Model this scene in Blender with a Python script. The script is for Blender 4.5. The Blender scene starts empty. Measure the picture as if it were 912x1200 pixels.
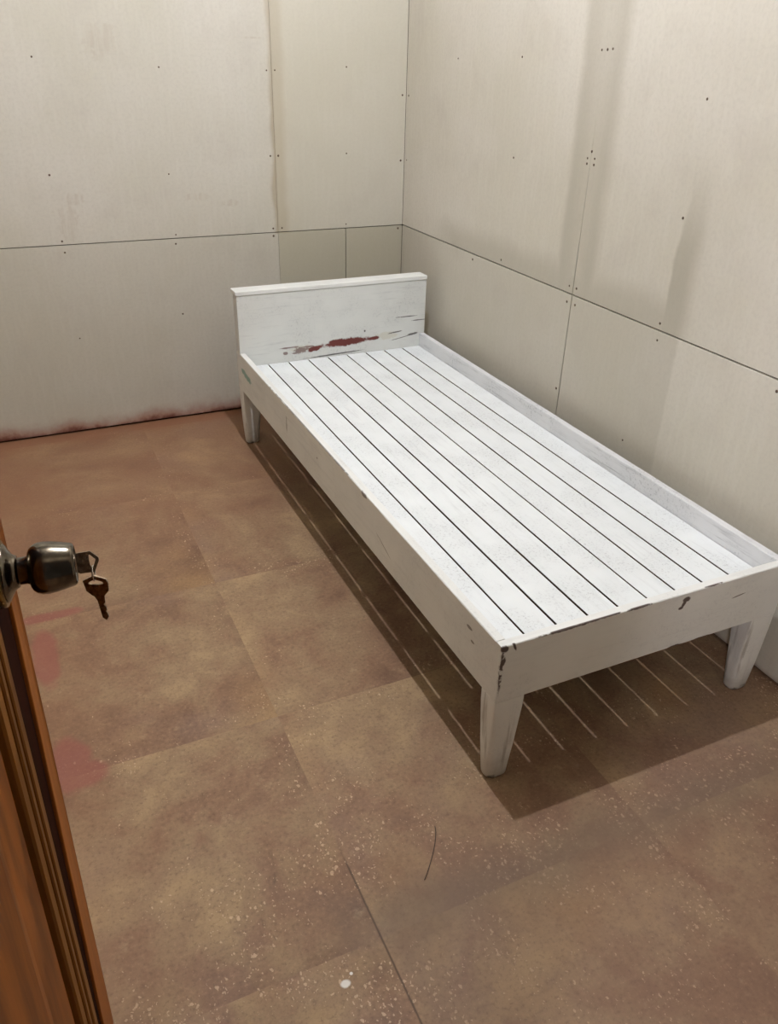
import bpy, bmesh, math, random
from mathutils import Matrix, Vector
random.seed(7)
scn = bpy.context.scene
COL = scn.collection

def lin(c):
    return tuple(((v/255)/12.92 if v/255 <= .04045 else ((v/255+.055)/1.055)**2.4) for v in c) + (1,)

# ------------------------------------------------------------------ node helper
class NT:
    def __init__(s, name, rough=.5, spec=.5):
        s.m = bpy.data.materials.new(name); s.m.use_nodes = True
        s.t = s.m.node_tree; s.bsdf = s.t.nodes['Principled BSDF']
        s.bsdf.inputs['Roughness'].default_value = rough
        s.bsdf.inputs['Specular IOR Level'].default_value = spec
        s.tc = s.t.nodes.new('ShaderNodeTexCoord')
        s.obj = s.tc.outputs['Object']
    def put(s, inp, v):
        if isinstance(v, bpy.types.NodeSocket): s.t.links.new(v, inp)
        else: inp.default_value = v
    def math(s, op, a, b=0., c=0., clamp=False):
        n = s.t.nodes.new('ShaderNodeMath'); n.operation = op; n.use_clamp = clamp
        for i, v in enumerate((a, b, c)): s.put(n.inputs[i], v)
        return n.outputs[0]
    def add(s, a, b): return s.math('ADD', a, b)
    def sub(s, a, b): return s.math('SUBTRACT', a, b)
    def mul(s, a, b): return s.math('MULTIPLY', a, b)
    def mx(s, a, b): return s.math('MAXIMUM', a, b)
    def vadd(s, a, b, op='ADD'):
        n = s.t.nodes.new('ShaderNodeVectorMath'); n.operation = op
        s.put(n.inputs[0], a); s.put(n.inputs[1], b); return n.outputs[0]
    def sep(s, v):
        n = s.t.nodes.new('ShaderNodeSeparateXYZ'); s.put(n.inputs[0], v); return n.outputs
    def comb(s, x, y, z):
        n = s.t.nodes.new('ShaderNodeCombineXYZ')
        for i, v in enumerate((x, y, z)): s.put(n.inputs[i], v)
        return n.outputs[0]
    def scale(s, v, sc): return s.vadd(v, sc, 'MULTIPLY')
    def noise(s, v, scale, detail=3., rough=.55, dist=0., color=False):
        n = s.t.nodes.new('ShaderNodeTexNoise'); s.put(n.inputs['Vector'], v)
        n.inputs['Scale'].default_value = scale; n.inputs['Detail'].default_value = detail
        n.inputs['Roughness'].default_value = rough; n.inputs['Distortion'].default_value = dist
        return n.outputs['Color' if color else 'Fac']
    def white(s, v, color=False):
        n = s.t.nodes.new('ShaderNodeTexWhiteNoise'); n.noise_dimensions = '3D'; s.put(n.inputs['Vector'], v)
        return n.outputs['Color' if color else 'Value']
    def ss(s, v, a, b, lo=0., hi=1.):        # smooth step a->b maps lo->hi
        n = s.t.nodes.new('ShaderNodeMapRange'); n.interpolation_type = 'SMOOTHSTEP'
        s.put(n.inputs['Value'], v)
        if a > b: a, b, lo, hi = b, a, hi, lo
        for k, x in zip(('From Min', 'From Max', 'To Min', 'To Max'), (a, b, lo, hi)): n.inputs[k].default_value = x
        return n.outputs[0]
    def mix(s, f, a, b, mode='MIX'):
        n = s.t.nodes.new('ShaderNodeMix'); n.data_type = 'RGBA'; n.blend_type = mode
        s.put(n.inputs[0], f); s.put(n.inputs[6], a); s.put(n.inputs[7], b); return n.outputs[2]
    def ramp(s, f, stops):
        n = s.t.nodes.new('ShaderNodeValToRGB'); s.put(n.inputs[0], f); e = n.color_ramp.elements
        while len(e) < len(stops): e.new(.5)
        for el, (p, c) in zip(e, stops): el.position = p; el.color = c
        return n.outputs[0]
    def ell(s, x, y, cx, cy, rx, ry, nz=None, k=.9, soft=.25, rot=0.):
        dx, dy = s.sub(x, cx), s.sub(y, cy)
        if rot:
            c, q = math.cos(rot), math.sin(rot)
            dx, dy = s.add(s.mul(dx, c), s.mul(dy, q)), s.sub(s.mul(dy, c), s.mul(dx, q))
        dx = s.math('DIVIDE', dx, rx); dy = s.math('DIVIDE', dy, ry)
        d = s.math('SQRT', s.add(s.mul(dx, dx), s.mul(dy, dy)))
        if nz is not None: d = s.add(d, s.mul(s.sub(nz, .5), k*2))
        return s.ss(d, 1+soft, 1-soft)
    def band(s, v, c, w, soft):
        return s.ss(s.math('ABSOLUTE', s.sub(v, c)), w+soft, max(w-soft, 0.))
    def many(s, ms):
        r = ms[0]
        for m in ms[1:]: r = s.mx(r, m)
        return r
    def bump(s, h, strength, dist=.002):
        n = s.t.nodes.new('ShaderNodeBump'); n.inputs['Strength'].default_value = strength
        n.inputs['Distance'].default_value = dist; s.put(n.inputs['Height'], h)
        s.t.links.new(n.outputs[0], s.bsdf.inputs['Normal'])
    def done(s, color):
        s.put(s.bsdf.inputs['Base Color'], color); return s.m

# ------------------------------------------------------------------ mesh helpers
def link(name, bm, mat, parent=None, smooth=False, loc=None):
    bmesh.ops.recalc_face_normals(bm, faces=bm.faces)
    me = bpy.data.meshes.new(name); bm.to_mesh(me); bm.free()
    if smooth:
        for f in me.polygons: f.use_smooth = True
    if mat: me.materials.append(mat)
    o = bpy.data.objects.new(name, me); COL.objects.link(o)
    if parent: o.parent = parent
    if loc is not None: o.location = loc
    return o
def box(bm, x0, x1, y0, y1, z0, z1, bev=0., seg=2):
    b = bmesh.new(); bmesh.ops.create_cube(b, size=1)
    for v in b.verts:
        v.co = Vector(((x0+x1)/2+v.co.x*(x1-x0), (y0+y1)/2+v.co.y*(y1-y0), (z0+z1)/2+v.co.z*(z1-z0)))
    if bev: bmesh.ops.bevel(b, geom=list(b.edges), offset=bev, segments=seg, profile=.5, affect='EDGES')
    merge(bm, b); return bm
def merge(bm, b):
    me = bpy.data.meshes.new('t'); b.to_mesh(me); b.free(); bm.from_mesh(me); bpy.data.meshes.remove(me)
def prism(bm, poly, axis, a, b_, bev=0.):
    """extrude a 2D polygon along axis from a to b_"""
    b = bmesh.new()
    def P(u, v, w): return {'x': (w, u, v), 'y': (u, w, v), 'z': (u, v, w)}[axis]
    lo = [b.verts.new(P(u, v, a)) for u, v in poly]; hi = [b.verts.new(P(u, v, b_)) for u, v in poly]
    n = len(poly)
    b.faces.new(lo); b.faces.new(hi[::-1])
    for i in range(n): b.faces.new((lo[i], lo[(i+1) % n], hi[(i+1) % n], hi[i]))
    if bev:
        bmesh.ops.recalc_face_normals(b, faces=b.faces)
        bmesh.ops.bevel(b, geom=list(b.edges), offset=bev, segments=2, profile=.5, affect='EDGES')
    merge(bm, b); return bm
def lathe(bm, prof, axis='x', n=48, cap=True):
    rings = []
    for t, r in prof:
        ring = []
        for i in range(n):
            a = 2*math.pi*i/n; c, q = r*math.cos(a), r*math.sin(a)
            ring.append(bm.verts.new({'x': (t, c, q), 'z': (c, q, t)}[axis]))
        rings.append(ring)
    for A, B in zip(rings, rings[1:]):
        for i in range(n): bm.faces.new((A[i], A[(i+1) % n], B[(i+1) % n], B[i]))
    if cap: bm.faces.new(rings[0]); bm.faces.new(rings[-1][::-1])
    return bm
def tag(o, label=None, cat=None, group=None, kind=None):
    for k, v in (('label', label), ('category', cat), ('group', group), ('kind', kind)):
        if v: o[k] = v
    return o
def empty(name, loc, label, cat):
    o = bpy.data.objects.new(name, None); COL.objects.link(o); o.location = loc; o.empty_display_size = .1
    return tag(o, label, cat)

# ------------------------------------------------------------------ measured layout (metres)
XL, XR, YF, YH = -.8764, -.0664, -2.3284, -.3845      # bed left, right, foot, headboard face
H, HB, HH, HS = .3914, .2394, .6339, .337             # rail top, rail bottom, headboard top, slat top
J, V1, U1, U2 = .7661, -1.2725, -.579, -.2729         # wall board joints
RXL, RYF, RH = -2.45, -3.40, 3.15                     # left wall, front wall, ceiling
LAMP = Vector((-.915, -1.56, 3.04))

# ------------------------------------------------------------------ materials
def mat_board(name, axis):
    """bare fibre-cement board; axis = horizontal coordinate along the wall"""
    g = NT(name, .85, .25); P = g.obj; X, Y, Z = g.sep(P)
    h = X if axis == 'x' else Y
    big = g.noise(P, 1.6, 3., .5); mid = g.noise(g.vadd(P, (7, 3, 1)), 5., 4., .6)
    fine = g.noise(P, 90., 2., .6)
    fib = g.noise(g.scale(P, (1, 1, .12) if axis == 'x' else (1, 1, .12)), 60., 2.)
    c = g.mix(g.ss(big, .35, .65), lin((200, 196, 186)), lin((193, 189, 176)))
    c = g.mix(g.mul(g.ss(mid, .5, .75), .35), c, lin((180, 174, 164)))
    c = g.mix(g.mul(g.ss(fine, .4, .7), .22), c, lin((176, 172, 162)))
    c = g.mix(g.mul(g.ss(fib, .45, .7), .12), c, lin((212, 210, 202)))
    wob = g.noise(P, 4., 3.); wv = g.mul(g.sub(wob, .5), .06)
    hh = g.add(h, wv); zz = g.add(Z, wv)
    if axis == 'y':
        up = g.ss(Z, J-.005, J+.005)
        # ghost of the stud behind the upright joint, cleaner at its middle
        st = g.mul(g.ss(hh, -1.16, -1.20), g.ss(hh, -1.40, -1.33))
        st = g.mul(st, g.sub(1., g.mul(g.band(h, -1.275, .02, .05), .35)))
        st = g.mul(g.mul(st, up), g.ss(Z, 2.1, 1.2, .65, 1.))
        ho = g.mul(g.mul(g.ss(zz, .89, .80), up), g.mul(g.ss(h, -.25, -.5), g.ss(h, -1.80, -1.70)))
        s2 = g.mul(g.mul(g.ss(hh, -1.685, -1.70), g.ss(hh, -1.80, -1.74)), g.mul(up, g.ss(Z, 1.25, .95)))
        low = g.mul(g.mul(g.ss(h, -1.77, -1.755), g.sub(1., up)), .35)
        m = g.many([g.mul(st, .55), g.mul(ho, .5), g.mul(s2, .6), g.mul(low, .9)])
        c = g.scale(c, (1.07, 1.06, 1.05))
        c = g.mix(m, c, lin((160, 154, 138)))
        bas = g.mul(g.ss(g.add(Z, g.mul(g.sub(wob, .5), .05)), .03, .0), .7)
        c = g.mix(bas, c, lin((120, 78, 58)))
    else:
        # tan streak down the upright joint, dirt and paint near the floor
        st = g.mul(g.mul(g.ss(hh, -.605, -.585), g.ss(hh, -.52, -.555)), g.ss(Z, J-.01, J))
        c = g.mix(g.mul(st, g.ss(Z, 2.0, 1.0, .35, .6)), c, lin((160, 144, 118)))
        yel = g.mul(g.ss(h, -.58, -.57), .4)
        c = g.mix(yel, c, lin((192, 187, 168)))
        lowr = g.mul(g.mul(g.ss(h, -.582, -.578), g.ss(Z, J, J-.002)), .45)
        c = g.mix(lowr, c, lin((166, 160, 138)))
        c = g.mix(g.ss(Z, J, J-.002), c, g.scale(c, (.93, .93, .92)))
        sn = g.noise(P, 16., 4., .65)
        spots = g.many([g.ell(h, Z, -.78, .888, .03, .014, sn, 1.7), g.ell(h, Z, -.92, .92, .05, .012, sn, 1.8),
                        g.ell(h, Z, -1.40, .85, .04, .05, sn, 1.9), g.ell(h, Z, -1.2, 1.44, .05, .05, sn, 1.9),
                        g.ell(h, Z, -.67, 1.468, .06, .004, sn, 1.5), g.ell(h, Z, -1.36, .93, .03, .02, sn, 1.9)])
        c = g.mix(g.mul(g.mul(spots, g.ss(fib, .35, .65)), .2), c, lin((150, 126, 100)))
        edge = g.add(Z, g.mul(g.sub(g.noise(P, 7., 4., .65), .5), .11))
        c = g.mix(g.mul(g.ss(edge, .085, .0), .8), c, lin((150, 96, 78)))
        c = g.mix(g.mul(g.ss(edge, .03, -.005), .85), c, lin((92, 42, 28)))
    g.bump(g.add(fine, g.mul(mid, .6)), .12, .0015)
    return g.done(c)

def mat_plain(name, rgb, rough=.7, spec=.3, metal=0., var=.12, sc=12.):
    g = NT(name, rough, spec); n = g.noise(g.obj, sc, 3.)
    c0 = lin(rgb); c1 = tuple(v*(1-var*2) for v in c0[:3]) + (1,)
    g.bsdf.inputs['Metallic'].default_value = metal
    return g.done(g.mix(g.ss(n, .3, .75), c0, c1))

def mat_floor():
    g = NT('floor_vinyl', .6, .2); P = g.obj; X, Y, Z = g.sep(P)
    T = .624
    u = g.math('DIVIDE', g.add(X, 1.2415+10*T), T); v = g.math('DIVIDE', g.add(Y, 1.942+10*T), T)
    ui, vi = g.math('FLOOR', u), g.math('FLOOR', v)
    uf, vf = g.sub(u, ui), g.sub(v, vi)
    hc = g.white(g.comb(ui, vi, 3.), True)
    Q = g.vadd(P, g.scale(hc, (9, 9, 9)))
    a = g.noise(Q, 2.6, 4., .6, .6); b = g.noise(g.vadd(Q, (3, 8, 2)), 7., 5., .65, .4)
    f = g.noise(g.vadd(Q, (1, 1, 5)), 26., 4., .7); w = g.noise(P, 1.1, 2.)
    c = g.ramp(g.add(g.mul(a, .6), g.mul(b, .4)), [(.34, lin((105, 83, 67))), (.46, lin((128, 104, 83))),
                                                  (.54, lin((139, 120, 95))), (.66, lin((165, 145, 112)))])
    c = g.mix(g.mul(g.ss(f, .48, .75), .45), c, lin((114, 94, 74)))
    c = g.mix(g.mul(g.ss(f, .42, .25), .4), c, lin((166, 149, 120)))
    # reddish and greyish drifts of the print
    c = g.mix(g.mul(g.ss(g.noise(g.vadd(Q, (4, 4, 4)), 2.2, 3.), .52, .72), .5), c, lin((127, 108, 98)))
    c = g.mix(g.mul(g.ss(g.noise(g.vadd(Q, (9, 1, 4)), 1.9, 3.), .55, .75), .55), c, lin((150, 124, 86)))
    # printed tile borders: darker on one side, paler on the other, broken up
    brk = g.ss(g.noise(P, 5.5, 3., .6), .43, .62)
    dk = g.mx(g.ss(uf, .86, 1.0), g.ss(vf, .13, .0)); lt = g.mx(g.ss(uf, .12, .0), g.ss(vf, .90, 1.0))
    e1 = g.mul(g.mul(dk, g.sub(1.1, lt)), brk)
    c = g.mix(g.mul(e1, .30), c, lin((100, 77, 63)))
    c = g.mix(g.mul(g.mul(lt, brk), .27), c, lin((166, 143, 108)))
    # scattered pale flecks, thick along the borders and towards the doorway
    near = g.ss(Y, -1.9, -2.5); ed = g.many([g.ss(uf, .22, .0), g.ss(uf, .8, 1.), g.ss(vf, .2, .0), g.ss(vf, .85, 1.)])
    cl = g.noise(P, 6.5, 3., .6)
    dens = g.math('MULTIPLY', g.ss(cl, .36, .60), g.add(.34, g.add(g.mul(ed, .5), g.mul(near, .5))), clamp=True)
    fm = None
    for vs_, k_ in ((105., 0.), (210., 4.)):
        vn = g.t.nodes.new('ShaderNodeTexVoronoi'); vn.inputs['Scale'].default_value = vs_
        g.put(vn.inputs['Vector'], g.vadd(g.vadd(g.scale(P, (1., .8, 1.)), g.scale(g.noise(P, 60., 3., .7, color=True), (.016, .016, 0))), (k_, k_, 0)))
        rc_ = g.sep(vn.outputs['Color'])[0]
        rad = g.mul(g.ss(rc_, .35, 1.), g.mul(dens, .37))
        m_ = g.ss(g.sub(rad, vn.outputs['Distance']), -.04, .06)
        m_ = g.mul(m_, g.ss(rad, .04, .10))
        fm = m_ if fm is None else g.mx(fm, m_)
    c = g.mix(g.mul(fm, .6), c, lin((202, 180, 152)))
    gr = g.noise(P, 110., 3., .75)
    c = g.mix(g.mul(g.ss(gr, .5, .72), .45), c, lin((84, 66, 54)))
    c = g.mix(g.mul(g.ss(gr, .48, .28), .30), c, lin((172, 144, 116)))
    # dull grey-green worn band along the border in front of the bed
    bx = g.band(g.add(Y, g.mul(g.sub(cl, .5), .1)), -2.555, .05, .06)
    c = g.mix(g.mul(g.mul(bx, g.ss(X, -1.45, -1.1)), .45), c, lin((100, 95, 80)))
    c = g.mix(g.mul(g.ss(Y, -2.2, -2.65), g.mul(g.ss(X, -1.25, -1.2), .42)), c, lin((105, 85, 73)))
    # open seam between two sheets
    sm = g.mul(g.band(X, -1.2415, .0018, .0018), g.ss(g.add(Y, g.mul(cl, .2)), -2.2, -2.32))
    c = g.mix(g.mul(sm, .8), c, lin((62, 50, 41)))
    # dark scuffs
    sc = g.noise(g.vadd(g.scale(P, (2.2, .8, 1)), (5, 2, 1)), 9., 4., .7, 1.2)
    sd = g.mul(g.ss(sc, .64, .74), g.ell(X, Y, -1.4, -2.45, .22, .16))
    c = g.mix(g.mul(sd, .5), c, lin((74, 67, 51)))
    # reddish dirt by the walls, spilt red paint
    nb = g.noise(P, 6., 4., .6)
    c = g.mix(g.mul(g.ss(g.add(Y, g.mul(g.sub(nb, .5), .22)), -.16, -.02), .75), c, lin((125, 85, 61)))
    c = g.mix(g.mul(g.ss(X, -1.45, -1.9), .35), c, lin((130, 95, 69)))
    c = g.mix(g.mul(g.ss(Y, -1.4, -.5), .45), c, lin((134, 100, 78)))
    red = g.many([g.ell(X, Y, -1.725, -1.91, .045, .085, nb, .7), g.ell(X, Y, -1.70, -1.945, .055, .04, nb, .4),
                  g.ell(X, Y, -1.72, -1.30, .085, .022, nb, .9), g.ell(X, Y, -1.745, -1.50, .035, .12, nb, .7)])
    c = g.mix(g.mul(red, .62), c, lin((134, 81, 74)))
    c = g.scale(c, (1.09, 1.01, .98))
    wh = g.many([g.ell(X, Y, -1.334, -2.617, .009, .007, f, .5), g.ell(X, Y, -1.318, -2.604, .003, .003, f, .4)])
    c = g.mix(g.mul(wh, .9), c, lin((225, 222, 216)))
    g.bump(g.add(f, g.mul(b, .5)), .1, .001)
    g.put(g.bsdf.inputs['Roughness'], g.ss(b, .3, .7, .5, .68))
    return g.done(c)

def paint(name, grain='y', wear=.3, extra=None, tint=(226, 227, 224), var=False, streak=1.):
    """brushed white paint gone thin over grey primer"""
    g = NT(name, .55, .35); P = g.obj
    if var:
        oi = g.t.nodes.new('ShaderNodeObjectInfo')
        P = g.vadd(P, g.comb(g.mul(oi.outputs['Random'], 31.), g.mul(oi.outputs['Random'], 57.), 0.))
    st = {'y': (1, .08, 1), 'x': (.08, 1, 1), 'z': (1, 1, .12)}[grain]
    s1 = g.noise(g.scale(P, st), 70., 4., .7); s2 = g.noise(P, 6., 3., .6); s3 = g.noise(P, 130., 3., .75)
    blot = g.noise(g.vadd(P, (3, 3, 3)), 3.2, 2.)
    c = g.mix(g.ss(s2, .3, .7), lin(tint), lin(tuple(v-7 for v in tint)))
    w1 = g.mul(g.ss(s1, .5, .72), g.ss(blot, .38, .66, .25, 1.))
    c = g.mix(g.mul(w1, wear*streak), c, lin((158, 160, 162)))
    w2 = g.mul(g.ss(s3, .52, .68), g.ss(s2, .42, .62))
    c = g.mix(g.mul(w2, wear*1.25), c, lin((168, 170, 172)))
    if extra: c = extra(g, c, s2, s3)
    g.bump(g.add(s1, g.mul(s3, .5)), .15, .0012)
    return g.done(c)

BO = Vector(((XL+XR)/2, (YF+YH)/2, 0))        # bed origin
def foot_marks(g, c, n2, n3):
    X, Y, Z = g.sep(g.obj); X = g.add(X, BO.x); Y = g.add(Y, BO.y)
    nn = g.noise(g.obj, 45., 3., .6)
    ms = [g.ell(X, Z, -.386, .373, .011, .006, nn, .8), g.ell(X, Z, -.391, .363, .005, .011, nn, .7, rot=-.35),
          g.ell(X, Z, -.398, .352, .007, .004, nn, .6), g.ell(X, Z, -.52, .390, .03, .003, nn, 1.2),
          g.ell(X, Z, -.72, .390, .06, .003, nn, 1.2), g.ell(X, Z, -.63, .391, .05, .002, nn, 1.2), g.ell(X, Z, -.31, .391, .03, .002, nn, 1.2),
          g.ell(X, Z, -.215, .337, .02, .0018, nn, .5, rot=.12), g.ell(X, Z, -.385, .240, .02, .0035, nn, 1.), g.ell(X, Z, -.30, .240, .035, .002, nn, 1.),
          g.ell(X, Z, -.845, .385, .003, .012, nn, .7, rot=.4), g.ell(X, Z, -.869, .384, .010, .007, nn, .9),
          g.mul(g.ell(X, Z, -.872, .33, .0045, .058, nn, 1.2), g.ss(nn, .40, .5)), g.ell(X, Z, -.868, .352, .005, .012, nn, .8)]
    m = g.mul(g.many(ms), g.ss(Y, YF+.0045, YF+.0025))
    return g.mix(g.mul(m, .92), c, lin((62, 38, 30)))
def side_marks(g, c, n2, n3):
    X, Y, Z = g.sep(g.obj); Y = g.add(Y, BO.y)
    nn = g.noise(g.obj, 45., 3., .6)
    ms = [g.ell(Y, Z, -2.20, .352, .012, .004, nn, .8), g.ell(Y, Z, -2.22, .325, .007, .003, nn, .8), g.ell(Y, Z, -1.62, .385, .02, .006, nn, .9),
          g.ell(Y, Z, -1.25, .330, .004, .003, nn, .5), g.ell(Y, Z, -.95, .32, .004, .03, nn, .9), g.ell(Y, Z, -1.75, .30, .05, .0015, nn, .4, rot=.3),
          g.ell(Y, Z, -1.2, .391, .35, .002, nn, 1.2)]
    c = g.mix(g.mul(g.mul(g.many(ms), g.ss(X, XL-BO.x+.005, XL-BO.x+.0025)), .7), c, lin((70, 52, 40)))
    tl = g.many([g.ell(Y, Z, -.42, .330, .035, .011, nn, .8), g.ell(Y, Z, -.475, .322, .055, .012, nn, .8)])
    return g.mix(g.mul(g.mul(tl, g.ss(X, 0., -.1)), .75), c, lin((92, 150, 140)))
def head_marks(g, c, n2, n3):
    X, Y, Z = g.sep(g.obj); X = g.add(X, BO.x)
    nn = g.noise(g.obj, 38., 4., .65)
    ye = g.many([g.ell(X, Z, -.245, .398, .045, .016, nn, .9), g.ell(X, Z, -.62, .385, .05, .012, nn, 1.)])
    c = g.mix(g.mul(ye, .45), c, lin((196, 190, 168)))
    red = g.many([g.ell(X, Z, -.425, .390, .105, .0145, nn, .9, rot=.05), g.ell(X, Z, -.46, .393, .05, .014, nn, .7),
                  g.ell(X, Z, -.305, .393, .03, .008, nn, .9), g.ell(X, Z, -.565, .378, .035, .010, nn, .9, rot=.2)])
    c = g.mix(red, c, lin((104, 50, 44)))
    bits = g.many([g.ell(X, Z, -.625, .379, .028, .012, nn, 1.3), g.ell(X, Z, -.69, .372, .010, .006, nn, .8), g.ell(X, Z, -.65, .369, .012, .004, nn, .6),
                   g.ell(X, Z, -.675, .394, .04, .003, nn, 1.), g.ell(X, Z, -.60, .39, .03, .003, nn, 1.)])
    c = g.mix(g.mul(bits, .8), c, lin((112, 84, 80)))
    blk = g.many([g.ell(X, Z, -.48, .3445, .12, .0028, nn, .5, rot=.03), g.ell(X, Z, -.205, .408, .03, .003, nn, 1., rot=.1), g.ell(X, Z, -.125, .392, .03, .004, nn, 1.1, rot=.12),
                  g.ell(X, Z, -.16, .384, .06, .0016, nn, 1., rot=.15), g.ell(X, Z, -.345, .428, .004, .005, nn, .8), g.ell(X, Z, -.10, .45, .03, .002, nn, 1.1), g.ell(X, Z, -.15, .47, .04, .002, nn, 1.1)])
    return g.mix(g.mul(blk, .85), c, lin((62, 56, 52)))
def leg_marks(g, c, n2, n3):
    X, Y, Z = g.sep(g.obj); nn = g.noise(g.obj, 30., 3., .6)
    v = g.noise(g.scale(g.obj, (1, 1, .1)), 40., 3.)
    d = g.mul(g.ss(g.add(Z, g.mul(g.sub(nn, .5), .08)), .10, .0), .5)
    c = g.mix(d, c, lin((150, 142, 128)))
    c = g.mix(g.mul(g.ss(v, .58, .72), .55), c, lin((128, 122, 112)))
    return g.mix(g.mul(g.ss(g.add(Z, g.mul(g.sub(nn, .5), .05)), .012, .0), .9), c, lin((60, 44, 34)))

M_SLAT = paint('slat_paint', 'y', .48, tint=(228, 232, 233), var=True, streak=.45)
M_SIDE = paint('side_rail_paint', 'y', .2, side_marks)
M_SCUF = paint('scuffed_side_rail_paint', 'y', .85, tint=(216, 217, 219))
M_FOOT = paint('foot_rail_paint', 'x', .2, foot_marks)
M_HEAD = paint('headboard_paint', 'x', .4, head_marks, tint=(216, 218, 215), streak=.8)
M_CAP = paint('headboard_trim_paint', 'x', .2)
M_LEG = paint('leg_paint', 'z', .3, leg_marks)
M_RAW = mat_plain('unpainted_slat_side', (74, 58, 46), .85, .1)
M_BEAM = mat_plain('raw_crossbar_wood', (96, 74, 56), .75)

def mat_wood(name, dark, light, streak=.5, rough=.42, spec=.18):
    g = NT(name, rough, spec); P = g.obj
    q = g.vadd(P, g.scale(g.noise(P, 3., 3., color=True), (.05, .05, .0)))
    a = g.noise(g.scale(q, (1, 1, .07)), 32., 4., .65); b = g.noise(g.scale(q, (1, 1, .25)), 9., 3., .5, .8)
    c = g.mix(g.ss(a, .3, .7), lin(dark), lin(light))
    c = g.mix(g.mul(g.ss(b, .5, .72), streak), c, lin(tuple(min(255, v*1.22) for v in light)))
    g.bump(a, .08, .001)
    return g.done(c)
M_LIP = mat_wood('varnished_orange_wood', (136, 78, 28), (162, 96, 38), .2, .45, .1)
M_STILE = mat_wood('dark_reflection_wood', (34, 12, 6), (46, 18, 8), .2, .75, .03)  # dark reflection in the stile's varnish, painted in as near-black matte wood
M_MOULD = mat_wood('varnished_moulding_wood', (112, 70, 26), (134, 86, 34), .2, .5, .1)
M_PANEL = mat_wood('varnished_panel_wood', (100, 52, 14), (134, 76, 24), .5, .45, .12)

def mat_metal(name, c0, c1, rough, sc=18.):
    g = NT(name, rough); g.bsdf.inputs['Metallic'].default_value = 1.
    n = g.noise(g.obj, sc, 4., .6)
    g.put(g.bsdf.inputs['Roughness'], g.ss(n, .3, .7, rough*.8, rough*1.5))
    return g.done(g.mix(g.ss(n, .35, .65), lin(c0), lin(c1)))
M_KNOB = mat_metal('tarnished_steel', (124, 117, 104), (84, 75, 64), .17, 40.)
M_BRASS = mat_metal('worn_brass_rim', (150, 126, 78), (110, 88, 52), .25, 40.)
M_KEY = mat_metal('tarnished_key_metal', (140, 122, 100), (104, 88, 70), .32, 200.)
M_RING = mat_metal('steel_ring', (215, 210, 200), (180, 175, 165), .2, 200.)
M_SCREW = mat_plain('rusty_screw_head', (92, 74, 60), .6, .4)
M_DARK = mat_plain('dark_wall_cavity', (52, 38, 30), .9, .1)
M_PLASTER = mat_plain('plain_board', (204, 194, 176), .85, .2, var=.05)
M_CEIL = mat_plain('ceiling_board', (160, 154, 144), .9, .2, var=.04)
M_HAIR = mat_plain('dark_thread', (60, 48, 40), .7)
M_FRAME = mat_wood('door_frame_wood', (96, 50, 24), (124, 68, 32), .3)
M_BOARD_B, M_BOARD_R = mat_board('fibre_board_back', 'x'), mat_board('fibre_board_right', 'y')

# ------------------------------------------------------------------ the room
def struct(o, label=None): return tag(o, label, None, None, 'structure')
fl = struct(link('floor', box(bmesh.new(), RXL-.1, .1, RYF-1.6, .1, -.08, 0), mat_floor()), 'brown mottled vinyl floor printed with large tiles')
struct(link('ceiling', box(bmesh.new(), RXL-.1, .1, RYF-.1, .1, RH, RH+.08), M_CEIL), 'pale board ceiling above the picture')
wl = struct(link('wall_left', box(bmesh.new(), RXL-.1, RXL, RYF-.1, .1, 0, RH), M_PLASTER), 'pale board wall on the left, outside the picture')
TB = .009
wb = struct(link('wall_back', box(bmesh.new(), RXL, 0, TB, .1, 0, RH), M_DARK), 'bare beige fibre board wall behind the headboard')
wr = struct(link('wall_right', box(bmesh.new(), TB, .1, RYF-.1, .1, 0, RH), M_DARK), 'bare beige fibre board wall along the right side of the bed')
g_ = .0021
def bboard(x0, x1, z0, z1): link('wall_board', box(bmesh.new(), x0, x1, 0, TB, z0, z1, .0006, 1), M_BOARD_B, wb)
bboard(RXL, U1-.0004, .009, J-g_); bboard(U1+.0004, U2-g_*.9, .009, J-g_); bboard(U2+g_*.9, -.0012, .009, J-g_)
bboard(RXL, U1-.0005, J+g_*.6, 1.98); bboard(U1+.0005, -.0012, J+g_*.6, 1.98); bboard(RXL, -.0012, 1.983, RH)
def rboard(poly): link('wall_board', prism(bmesh.new(), poly, 'x', 0, TB, .0005), M_BOARD_R, wr)
rboard([(V1+g_, .009), (-.0002, .009), (-.0002, J-g_), (V1+g_, J-g_)])
rboard([(RYF, .009), (V1-g_, .009), (V1-g_, J-g_), (RYF, J-g_)])
rboard([(V1+g_*.8, J+g_), (-.0002, J+g_), (-.0002, 1.98), (V1+.0001, 1.98), (V1+.0001, 1.28)])
rboard([(RYF, J+g_), (V1-g_*.8, J+g_), (V1-.0001, 1.28), (V1-.0001, 1.98), (RYF, 1.98)])
rboard([(RYF, 1.983), (-.0002, 1.983), (-.0002, RH), (RYF, RH)])
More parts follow.
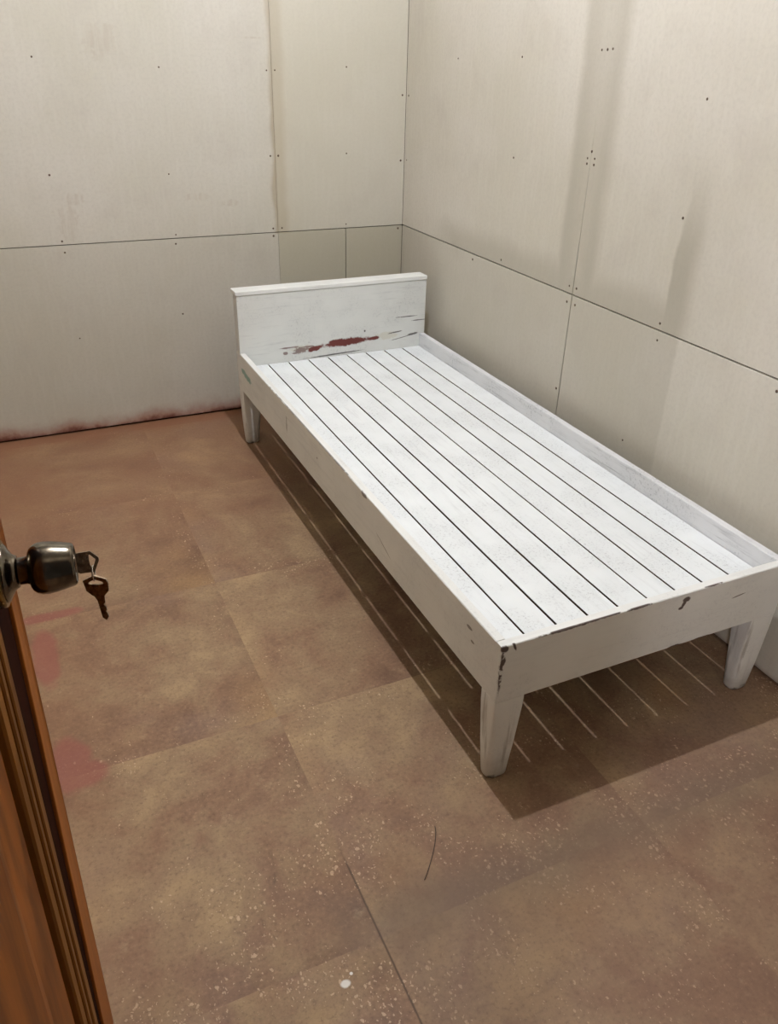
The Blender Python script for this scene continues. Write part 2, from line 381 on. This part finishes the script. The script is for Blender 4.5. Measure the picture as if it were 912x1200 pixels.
# screw heads that hold the boards
sb = lathe(bmesh.new(), [(0, .0042), (.0006, .004), (.0012, .0028), (.0014, .0012)], 'z', 12)
screw0 = None
def screw(wall, loc, rot):
    global screw0
    if screw0 is None:
        screw0 = link('screw', sb, M_SCREW, wall, True); o = screw0
    else:
        o = screw0.copy(); COL.objects.link(o); o.parent = wall
    o.location = loc; o.rotation_euler = rot; s = random.uniform(.7, 1.1); o.scale = (s, s, 1)
for x, z in ((-1.43, 1.39), (-1.004, 1.366), (-1.438, 1.014), (-1.008, 1.005), (-1.434, .78), (-1.431, .738), (-1.005, .78), (-1.009, .745),
             (-1.43, .402), (-1.01, .461), (-.598, 1.362), (-.565, 1.363), (-.598, 1.061), (-.565, 1.061), (-.268, 1.379), (-.269, 1.064),
             (-.018, 1.281), (-.018, 1.031), (-.60, .782), (-.562, .782), (-.60, .752), (-.272, .783), (-.022, .752), (-1.72, .782), (-1.72, .74)):
    screw(wb, (x, 0, z), (math.pi/2, 0, 0))
for y, z in ((-.425, 1.419), (-.85, 1.429), (-.022, 1.28), (-.022, 1.035), (-.854, 1.13), (-1.273, 1.19), (-1.257, 1.155), (-1.291, 1.155), (-1.257, 1.17), (-1.291, 1.172),
             (-1.256, 1.451), (-1.281, 1.452), (-1.304, 1.454), (-1.694, 1.349), (-1.691, 1.07), (-1.682, .786), (-1.684, .738), (-1.25, .738), (-1.294, .738),
             (-1.252, .790), (-1.290, .790), (-.834, .785), (-.632, .745), (-2.11, .738), (-1.62, .40), (-1.255, .44)):
    screw(wr, (0, y, z), (0, -math.pi/2, 0))
# front wall with the doorway the picture is taken from
DX0, DX1, DH = -1.80, -.98, 2.03
b = box(bmesh.new(), RXL-.1, DX0, RYF-.1, RYF, 0, RH); box(b, DX1, TB, RYF-.1, RYF, 0, RH); box(b, DX0, DX1, RYF-.1, RYF, DH, RH)
wf = struct(link('wall_front', b, M_PLASTER), 'pale board wall with the doorway, behind the camera')
b = box(bmesh.new(), DX1, DX1+.05, RYF-.11, RYF+.008, 0, DH, .002); box(b, DX0-.05, DX0-.004, RYF-.11, RYF-.002, 0, DH, .002); box(b, DX0-.05, DX1+.05, RYF-.11, RYF+.006, DH, DH+.05, .002)
link('door_frame', b, M_FRAME, wf)

# ------------------------------------------------------------------ the bed
bed = empty('bed', BO, 'low white painted wooden slatted single bed with headboard in the room corner', 'bed')
def bl(bm, off=BO):
    bmesh.ops.translate(bm, verts=bm.verts, vec=-off); return bm
RT = .022
hb_ = XL+RT+.0003
link('headboard', bl(prism(bmesh.new(), [(hb_, HB+.005), (XR-RT-.0003, HB+.005), (XR-RT-.0003, H+.0003), (XR, H+.0003), (XR, HH-.016), (XL, HH-.016), (XL, H+.0003), (hb_, H+.0003)], 'y', YH, YH+.05, .0015)), M_HEAD, bed)
link('headboard_trim', bl(box(bmesh.new(), XL-.004, XR+.001, YH-.003, YH+.066, HH-.0157, HH, .002)), M_CAP, bed)
def wavy(x0, x1, y0, y1, z0, z1, n=40):
    """a rail with hand-sanded, slightly uneven top edge"""
    b = bmesh.new(); secs = []
    for i in range(n+1):
        y = y0+(y1-y0)*i/n; d = .0012
        e = [random.uniform(0, .0012) for _ in range(4)]
        ring = [(x0, z0+.001), (x0+.001, z0), (x1-.001, z0), (x1, z0+.001), (x1, z1-d-e[0]), (x1-d-e[1], z1), (x0+d+e[2], z1), (x0, z1-d-e[3])]
        secs.append([b.verts.new((px, y, pz)) for px, pz in ring])
    for A, B in zip(secs, secs[1:]):
        for k in range(8): b.faces.new((A[k], A[(k+1) % 8], B[(k+1) % 8], B[k]))
    b.faces.new(secs[0][::-1]); b.faces.new(secs[-1]); return b
link('side_rail', bl(wavy(XL, XL+RT, YF+RT+.0003, YH+.052, HB, H)), M_SIDE, bed)
link('side_rail', bl(wavy(XR-RT, XR, YF+RT+.0003, YH+.052, HB, H)), M_SCUF, bed)
b = wavy(0, RT, 0, XR-XL, HB, H, 30)
for v in b.verts: v.co = Vector((XL+v.co.y, YF+v.co.x, v.co.z))
link('foot_rail', bl(b), M_FOOT, bed)
PITCH = (XR-RT-(XL+RT))/9
slat0 = None
for k in range(9):
    gp = .0060
    if slat0 is None:
        slat0 = link('slat', box(bmesh.new(), -PITCH/2+gp/2, PITCH/2-gp/2, YF+RT+.001-BO.y, YH-.001-BO.y, -.011, 0, .0012), M_SLAT, bed); o = slat0
    else:
        o = slat0.copy(); COL.objects.link(o); o.parent = bed
    if k == 0:
        slat0.data.materials.append(M_RAW)
        for f in slat0.data.polygons:
            if f.normal.z < .5 and (f.center.z < -.0016): f.material_index = 1
    o.location = (XL+RT+PITCH*(k+.5)+(.0026, .0034)[k == 0]-(.0012 if k > 4 else 0)-BO.x, 0, HS); o.rotation_euler = (0, 0, random.uniform(-.0004, .0004))
bar0 = None
for y in (-.42, -.651, -.877, -1.097, -1.321, -1.552, -1.783, -2.016, -2.262):
    if bar0 is None:
        bar0 = link('crossbar', box(bmesh.new(), XL+RT+.0005-BO.x, XR-RT-.0005-BO.x, -.017, .017, -.0455, 0, .001, 1), M_BEAM, bed); o = bar0
    else:
        o = bar0.copy(); COL.objects.link(o); o.parent = bed
    o.location = (0, y-BO.y, HS-.0113)
def leg(cx, cy, sx, sy):
    """tapered leg; (cx, cy) outer corner, sx/sy point inwards"""
    b = bmesh.new(); rings = []
    prof = [(HB-.0003, 0, .074, 0, .058, .003), (HB-.03, 0, .0735, 0, .0575, .004), (.10, .0015, .068, .001, .052, .012), (.03, .004, .064, .003, .048, .018), (.006, .006, .063, .004, .047, .019), (0, .010, .060, .007, .044, .018)]
    for z, a0, a1, b0, b1, r in prof:
        ring = []
        for (ux, uy, st) in ((a1-r, b1-r, 0), (a0+r, b1-r, 90), (a0+r, b0+r, 180), (a1-r, b0+r, 270)):
            for i in range(5):
                t = math.radians(st+22.5*i)
                ring.append(b.verts.new((sx*(ux+r*math.cos(t)), sy*(uy+r*math.sin(t)), z)))
        rings.append(ring)
    n = len(rings[0])
    for A, B in zip(rings, rings[1:]):
        for i in range(n): b.faces.new((A[i], A[(i+1) % n], B[(i+1) % n], B[i]))
    b.faces.new(rings[0]); b.faces.new(rings[-1][::-1])
    o = link('leg', b, M_LEG, bed, False, Vector((cx, cy, 0))-BO)
    for f in o.data.polygons: f.use_smooth = len(f.vertices) == 4
    caps = set()
    for f in o.data.polygons:
        if len(f.vertices) > 4: caps.update(tuple(sorted(k)) for k in f.edge_keys)
    for e_ in o.data.edges: e_.use_edge_sharp = tuple(sorted(e_.vertices)) in caps
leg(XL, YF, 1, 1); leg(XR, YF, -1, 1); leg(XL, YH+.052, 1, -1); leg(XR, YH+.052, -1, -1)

# ------------------------------------------------------------------ the open door
F = Vector((-1.70591, -2.60696, .96223))
MD = Matrix.Rotation(math.radians(-6), 4, 'Z') @ Matrix.Rotation(math.radians(1), 4, 'Y')
FP = F - (MD @ Vector((0, 0, F.z/MD[2][2])))
door = bpy.data.objects.new('door_1', None); COL.objects.link(door)
door.matrix_world = Matrix.Translation(FP) @ MD
tag(door, 'open varnished brown wooden panelled door at the left edge of the picture', None, None, 'structure')
KZ = F.z/MD[2][2]
UE, UH, DZ0, DZ1 = .081, -.762, .012, 1.99
def ub(z): return .047+(z-(KZ-.1))*.0634          # inner edge of the orange lipping, slanted to fit the painted dark reflection
# leaf core, lipping, stile boards (one painted as a dark reflection), mouldings, panel
b = box(bmesh.new(), -.040, -.012, UH, UE-.004, DZ0, DZ1); link('door_leaf', b, M_PANEL, door)
lp = bmesh.new()
prism(lp, [(UE, DZ0), (UE, DZ1), (ub(DZ1), DZ1), (ub(DZ0), DZ0)], 'x', -.040, .0, .0015)
link('edge_lipping', lp, M_LIP, door)
ZP0, ZP1, UP0, UP1 = .14, 1.84, -.635, -.048
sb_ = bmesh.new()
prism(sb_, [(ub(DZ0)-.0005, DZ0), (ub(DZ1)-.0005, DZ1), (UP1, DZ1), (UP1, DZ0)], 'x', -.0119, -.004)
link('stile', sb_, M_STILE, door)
link('stile', box(bmesh.new(), -.0119, -.001, UH, UP0, DZ0, DZ1, .001), M_LIP, door)
link('cross_rail', box(bmesh.new(), -.0119, -.002, UP0+.0004, UP1-.0004, DZ0, ZP0, .001), M_LIP, door)
link('cross_rail', box(bmesh.new(), -.0119, -.002, UP0+.0004, UP1-.0004, ZP1, DZ1, .001), M_LIP, door)
prof = [(0, -.0118), (0, .001), (.003, .003), (.020, .003), (.0215, .0015), (.022, -.010), (.029, -.010), (.0295, .0), (.031, .002), (.041, .002), (.0425, 0), (.043, -.011),
        (.051, -.011), (.0515, -.001), (.053, .001), (.068, .0), (.070, -.003), (.0705, -.0114), (.081, -.0114), (.083, -.0118)]
mb = bmesh.new(); loops = []
for d, x in prof:
    loops.append([mb.verts.new((x, u, z)) for u, z in ((UP1-d-.0003, ZP0+d+.0003), (UP1-d-.0003, ZP1-d-.0003), (UP0+d+.0003, ZP1-d-.0003), (UP0+d+.0003, ZP0+d+.0003))])
for A, B in zip(loops, loops[1:]):
    for i in range(4): mb.faces.new((A[i], A[(i+1) % 4], B[(i+1) % 4], B[i]))
link('moulding', mb, M_MOULD, door)
pb = bmesh.new(); q = []
for d, x in ((.084, -.0117), (.084, -.006), (.17, -.004), (.20, .001), (.203, .002)):
    q.append([pb.verts.new((x, u, z)) for u, z in ((UP1-d, ZP0+d), (UP1-d, ZP1-d), (UP0+d, ZP1-d), (UP0+d, ZP0+d))])
for A, B in zip(q, q[1:]):
    for i in range(4): pb.faces.new((A[i], A[(i+1) % 4], B[(i+1) % 4], B[i]))
pb.faces.new(q[-1]); pb.faces.new(q[0][::-1])
link('panel', pb, M_PANEL, door)
# knob: parts turned round the local x axis, centre at knob height
kb = lathe(bmesh.new(), [(.0215, .0105), (.0225, .0140), (.029, .0140), (.0315, .0150), (.0325, .0190), (.0345, .0226), (.038, .0252), (.0425, .0267), (.048, .0270), (.055, .0262), (.063, .0246), (.070, .0230), (.0735, .0221), (.0755, .0210), (.0762, .0193), (.0748, .0180), (.0746, .0095), (.0762, .0090), (.0764, .002)], 'x', 56)
knob = link('doorknob', kb, M_KNOB, door, True, (0, 0, KZ))
tag(knob, 'tarnished steel doorknob')
ro = lathe(bmesh.new(), [(.0003, .0350), (.0070, .0350), (.0084, .0342), (.0092, .0325), (.0094, .0305)], 'x', 56)
link('rosette_rim', ro, M_BRASS, knob, True)
ro = lathe(bmesh.new(), [(.0090, .0303), (.0112, .0292), (.0142, .0235), (.0172, .0188), (.0198, .0170), (.0213, .0164), (.0214, .011)], 'x', 56)
link('rosette', ro, M_KNOB, knob, True)
m = knob.modifiers.new('e', 'EDGE_SPLIT'); m.split_angle = math.radians(50)

# ------------------------------------------------------------------ keys
def key_mesh(outer, inner, blade, th):
    """flat key in local (s, t) plane, thickness along local y; outer/inner rings have equal counts"""
    b = bmesh.new(); n = len(outer)
    L = {}
    for sgn in (-1, 1):
        L[sgn] = ([b.verts.new((s, sgn*th/2, t)) for s, t in outer], [b.verts.new((s, sgn*th/2, t)) for s, t in inner])
        for i in range(n): b.faces.new((L[sgn][0][i], L[sgn][0][(i+1) % n], L[sgn][1][(i+1) % n], L[sgn][1][i]))
    for k in (0, 1):
        for i in range(n): b.faces.new((L[-1][k][i], L[-1][k][(i+1) % n], L[1][k][(i+1) % n], L[1][k][i]))
    prism(b, blade, 'y', -th*.42, th*.42)
    return b
def hang(o, M): o.matrix_world = M
# key in the lock: s along the knob axis, t up
outer = [(.0785, .0112), (.0914, .0116), (.0988, .0038), (.0990, .0008), (.0935, -.0112), (.0790, -.0112), (.0768, -.009), (.0768, .009)]
inner = [(.0896, .0080), (.0908, .0082), (.0954, .0028), (.0955, .0016), (.0925, -.0068), (.0912, -.0068), (.0898, -.003), (.0894, .003)]
b = key_mesh(outer, inner, [(.0775, .0035), (.0775, -.0035), (.0768, -.0035), (.0768, .0035)], .0022)
ax = Matrix.Translation(FP) @ MD @ Matrix.Translation((0, 0, KZ))
k1 = link('key', b, M_KEY); hang(k1, ax @ Matrix.Rotation(math.radians(-14), 4, 'X'))
tag(k1, 'dull metal key stuck in the lock of the doorknob', 'key', 'keys on the door')
# ring through its bow
hole = ax @ Matrix.Rotation(math.radians(-14), 4, 'X') @ Vector((.0917, 0, -.0060))
CR = Vector((.9082, -.4178, .0238)); UPV = Vector((0, 0, 1))
def torus(R, r, n=40, m=10):
    b = bmesh.new(); rs = []
    for i in range(n):
        a = 2*math.pi*i/n
        rs.append([b.verts.new(((R+r*math.cos(2*math.pi*j/m))*math.cos(a), r*math.sin(2*math.pi*j/m), (R+r*math.cos(2*math.pi*j/m))*math.sin(a))) for j in range(m)])
    for i in range(n):
        A, B = rs[i], rs[(i+1) % n]
        for j in range(m): b.faces.new((A[j], A[(j+1) % m], B[(j+1) % m], B[j]))
    return b
RR = .0078
rc = hole + Vector((0, 0, -RR))
ring = link('key_ring', torus(RR, .0008), M_RING, None, True)
# ring plane seen nearly edge-on
vdir = Vector((-.16, .76, -.63)); 
ring.matrix_world = Matrix.Translation(rc) @ Matrix.Rotation(math.radians(78), 4, 'Z')
tag(ring, 'small steel ring linking the two keys below the doorknob', 'ring')
# hanging key: s across, t up, faces the doorway
outer = [(0, .0030), (.0115, -.0010), (.0125, -.0050), (.0110, -.0135), (.0060, -.0180), (-.0060, -.0180), (-.0115, -.0125), (-.0125, -.0020)]
inner = [(0, -.0008), (.0070, -.0036), (.0078, -.0050), (.0074, -.0056), (.0040, -.0062), (-.0040, -.0060), (-.0074, -.0052), (-.0072, -.0036)]
blade = [(-.0055, -.0176), (.0055, -.0176), (.0045, -.0230), (.0042, -.0260), (.0022, -.0275), (.0040, -.0300), (.0042, -.0335), (.0026, -.0350), (.0040, -.0370), (.0042, -.0410), (.0010, -.0445), (-.0024, -.0415), (-.0030, -.0230)]
sc_ = lambda L: [(x*1.03, z*1.22) for x, z in L]
b = key_mesh(sc_(outer), sc_(inner), sc_(blade), .0022)
k2 = link('key', b, M_KEY)
top = rc + Vector((0, 0, -RR+.0015))
hang(k2, Matrix.Translation(top) @ Matrix.Rotation(math.radians(-24), 4, 'Z') @ Matrix.Rotation(math.radians(-4), 4, 'Y'))
tag(k2, 'dull metal key hanging from the small ring below the doorknob', 'key', 'keys on the door')

# ------------------------------------------------------------------ thread on the floor
cu = bmesh.new(); pts = []
for i in range(13):
    t = i/12; pts.append(Vector((-1.036-.020*t-.058*t*t, -2.386-.105*t+.008*math.sin(t*math.pi), .0012)))
rings = []
for i, p_ in enumerate(pts):
    d = (pts[min(i+1, 12)]-pts[max(i-1, 0)]).normalized(); sd = Vector((-d.y, d.x, 0))
    rings.append([cu.verts.new(p_+sd*.0008*math.cos(a)+Vector((0, 0, .0008*math.sin(a)))) for a in [k*math.pi/3 for k in range(6)]])
for A, B in zip(rings, rings[1:]):
    for j in range(6): cu.faces.new((A[j], A[(j+1) % 6], B[(j+1) % 6], B[j]))
cu.faces.new(rings[0]); cu.faces.new(rings[-1][::-1])
bmesh.ops.translate(cu, verts=cu.verts, vec=-pts[6])
tag(link('thread', cu, M_HAIR, None, True, pts[6]), 'thin dark curved thread lying on the brown floor in front of the bed', 'thread')

# ------------------------------------------------------------------ lamps
lamp = empty('ceiling_lamp', (LAMP.x, LAMP.y, RH), 'bare bulb in a white ceiling holder above the bed', 'lamp')
hb2 = lathe(bmesh.new(), [(0, .05), (-.012, .05), (-.02, .035), (-.03, .02), (-.068, .02), (-.07, .012)], 'z', 32)
link('holder', hb2, M_CAP, lamp, True)
g = NT('bulb_glow'); e = g.t.nodes.new('ShaderNodeEmission'); e.inputs[0].default_value = (.90, .925, 1, 1); e.inputs[1].default_value = 19600
g.t.links.new(e.outputs[0], g.t.nodes['Material Output'].inputs[0])
bb = bmesh.new(); bmesh.ops.create_icosphere(bb, subdivisions=3, radius=.015)
link('bulb', bb, g.m, lamp, True, (0, 0, LAMP.z-RH))
# lamp of the hall beyond the doorway
hl = bpy.data.lights.new('hall_lamp', 'POINT'); hl.energy = 95; hl.color = (.98, .95, 1); hl.shadow_soft_size = .06
ho = bpy.data.objects.new('hall_lamp', hl); COL.objects.link(ho); ho.location = (-2.75, -4.36, 2.15)
w = bpy.data.worlds.new('hall_dusk'); scn.world = w; w.use_nodes = True
w.node_tree.nodes['Background'].inputs[0].default_value = (1, .95, .9, 1); w.node_tree.nodes['Background'].inputs[1].default_value = .08

# ------------------------------------------------------------------ camera
cam = bpy.data.cameras.new('camera'); co = bpy.data.objects.new('camera', cam); COL.objects.link(co)
R = ((0.9082253392804072, 0.18853143418512908, -0.37360759014383976), (-0.41780183138761345, 0.4593629920973976, -0.7838541134551009), (0.023840360277169403, 0.8680101035215111, 0.4959738878272023))
co.matrix_world = Matrix.Translation((-1.63481, -3.37261, 1.42428)) @ Matrix(R).to_4x4()
cam.sensor_fit = 'VERTICAL'; cam.sensor_height = 24; cam.lens = 937.41/1200*24; cam.clip_start = .02
scn.camera = co
vs = scn.view_settings
vs.view_transform = 'Standard'; vs.look = 'None'; vs.gamma = 1; vs.use_curve_mapping = False; vs.exposure = 0
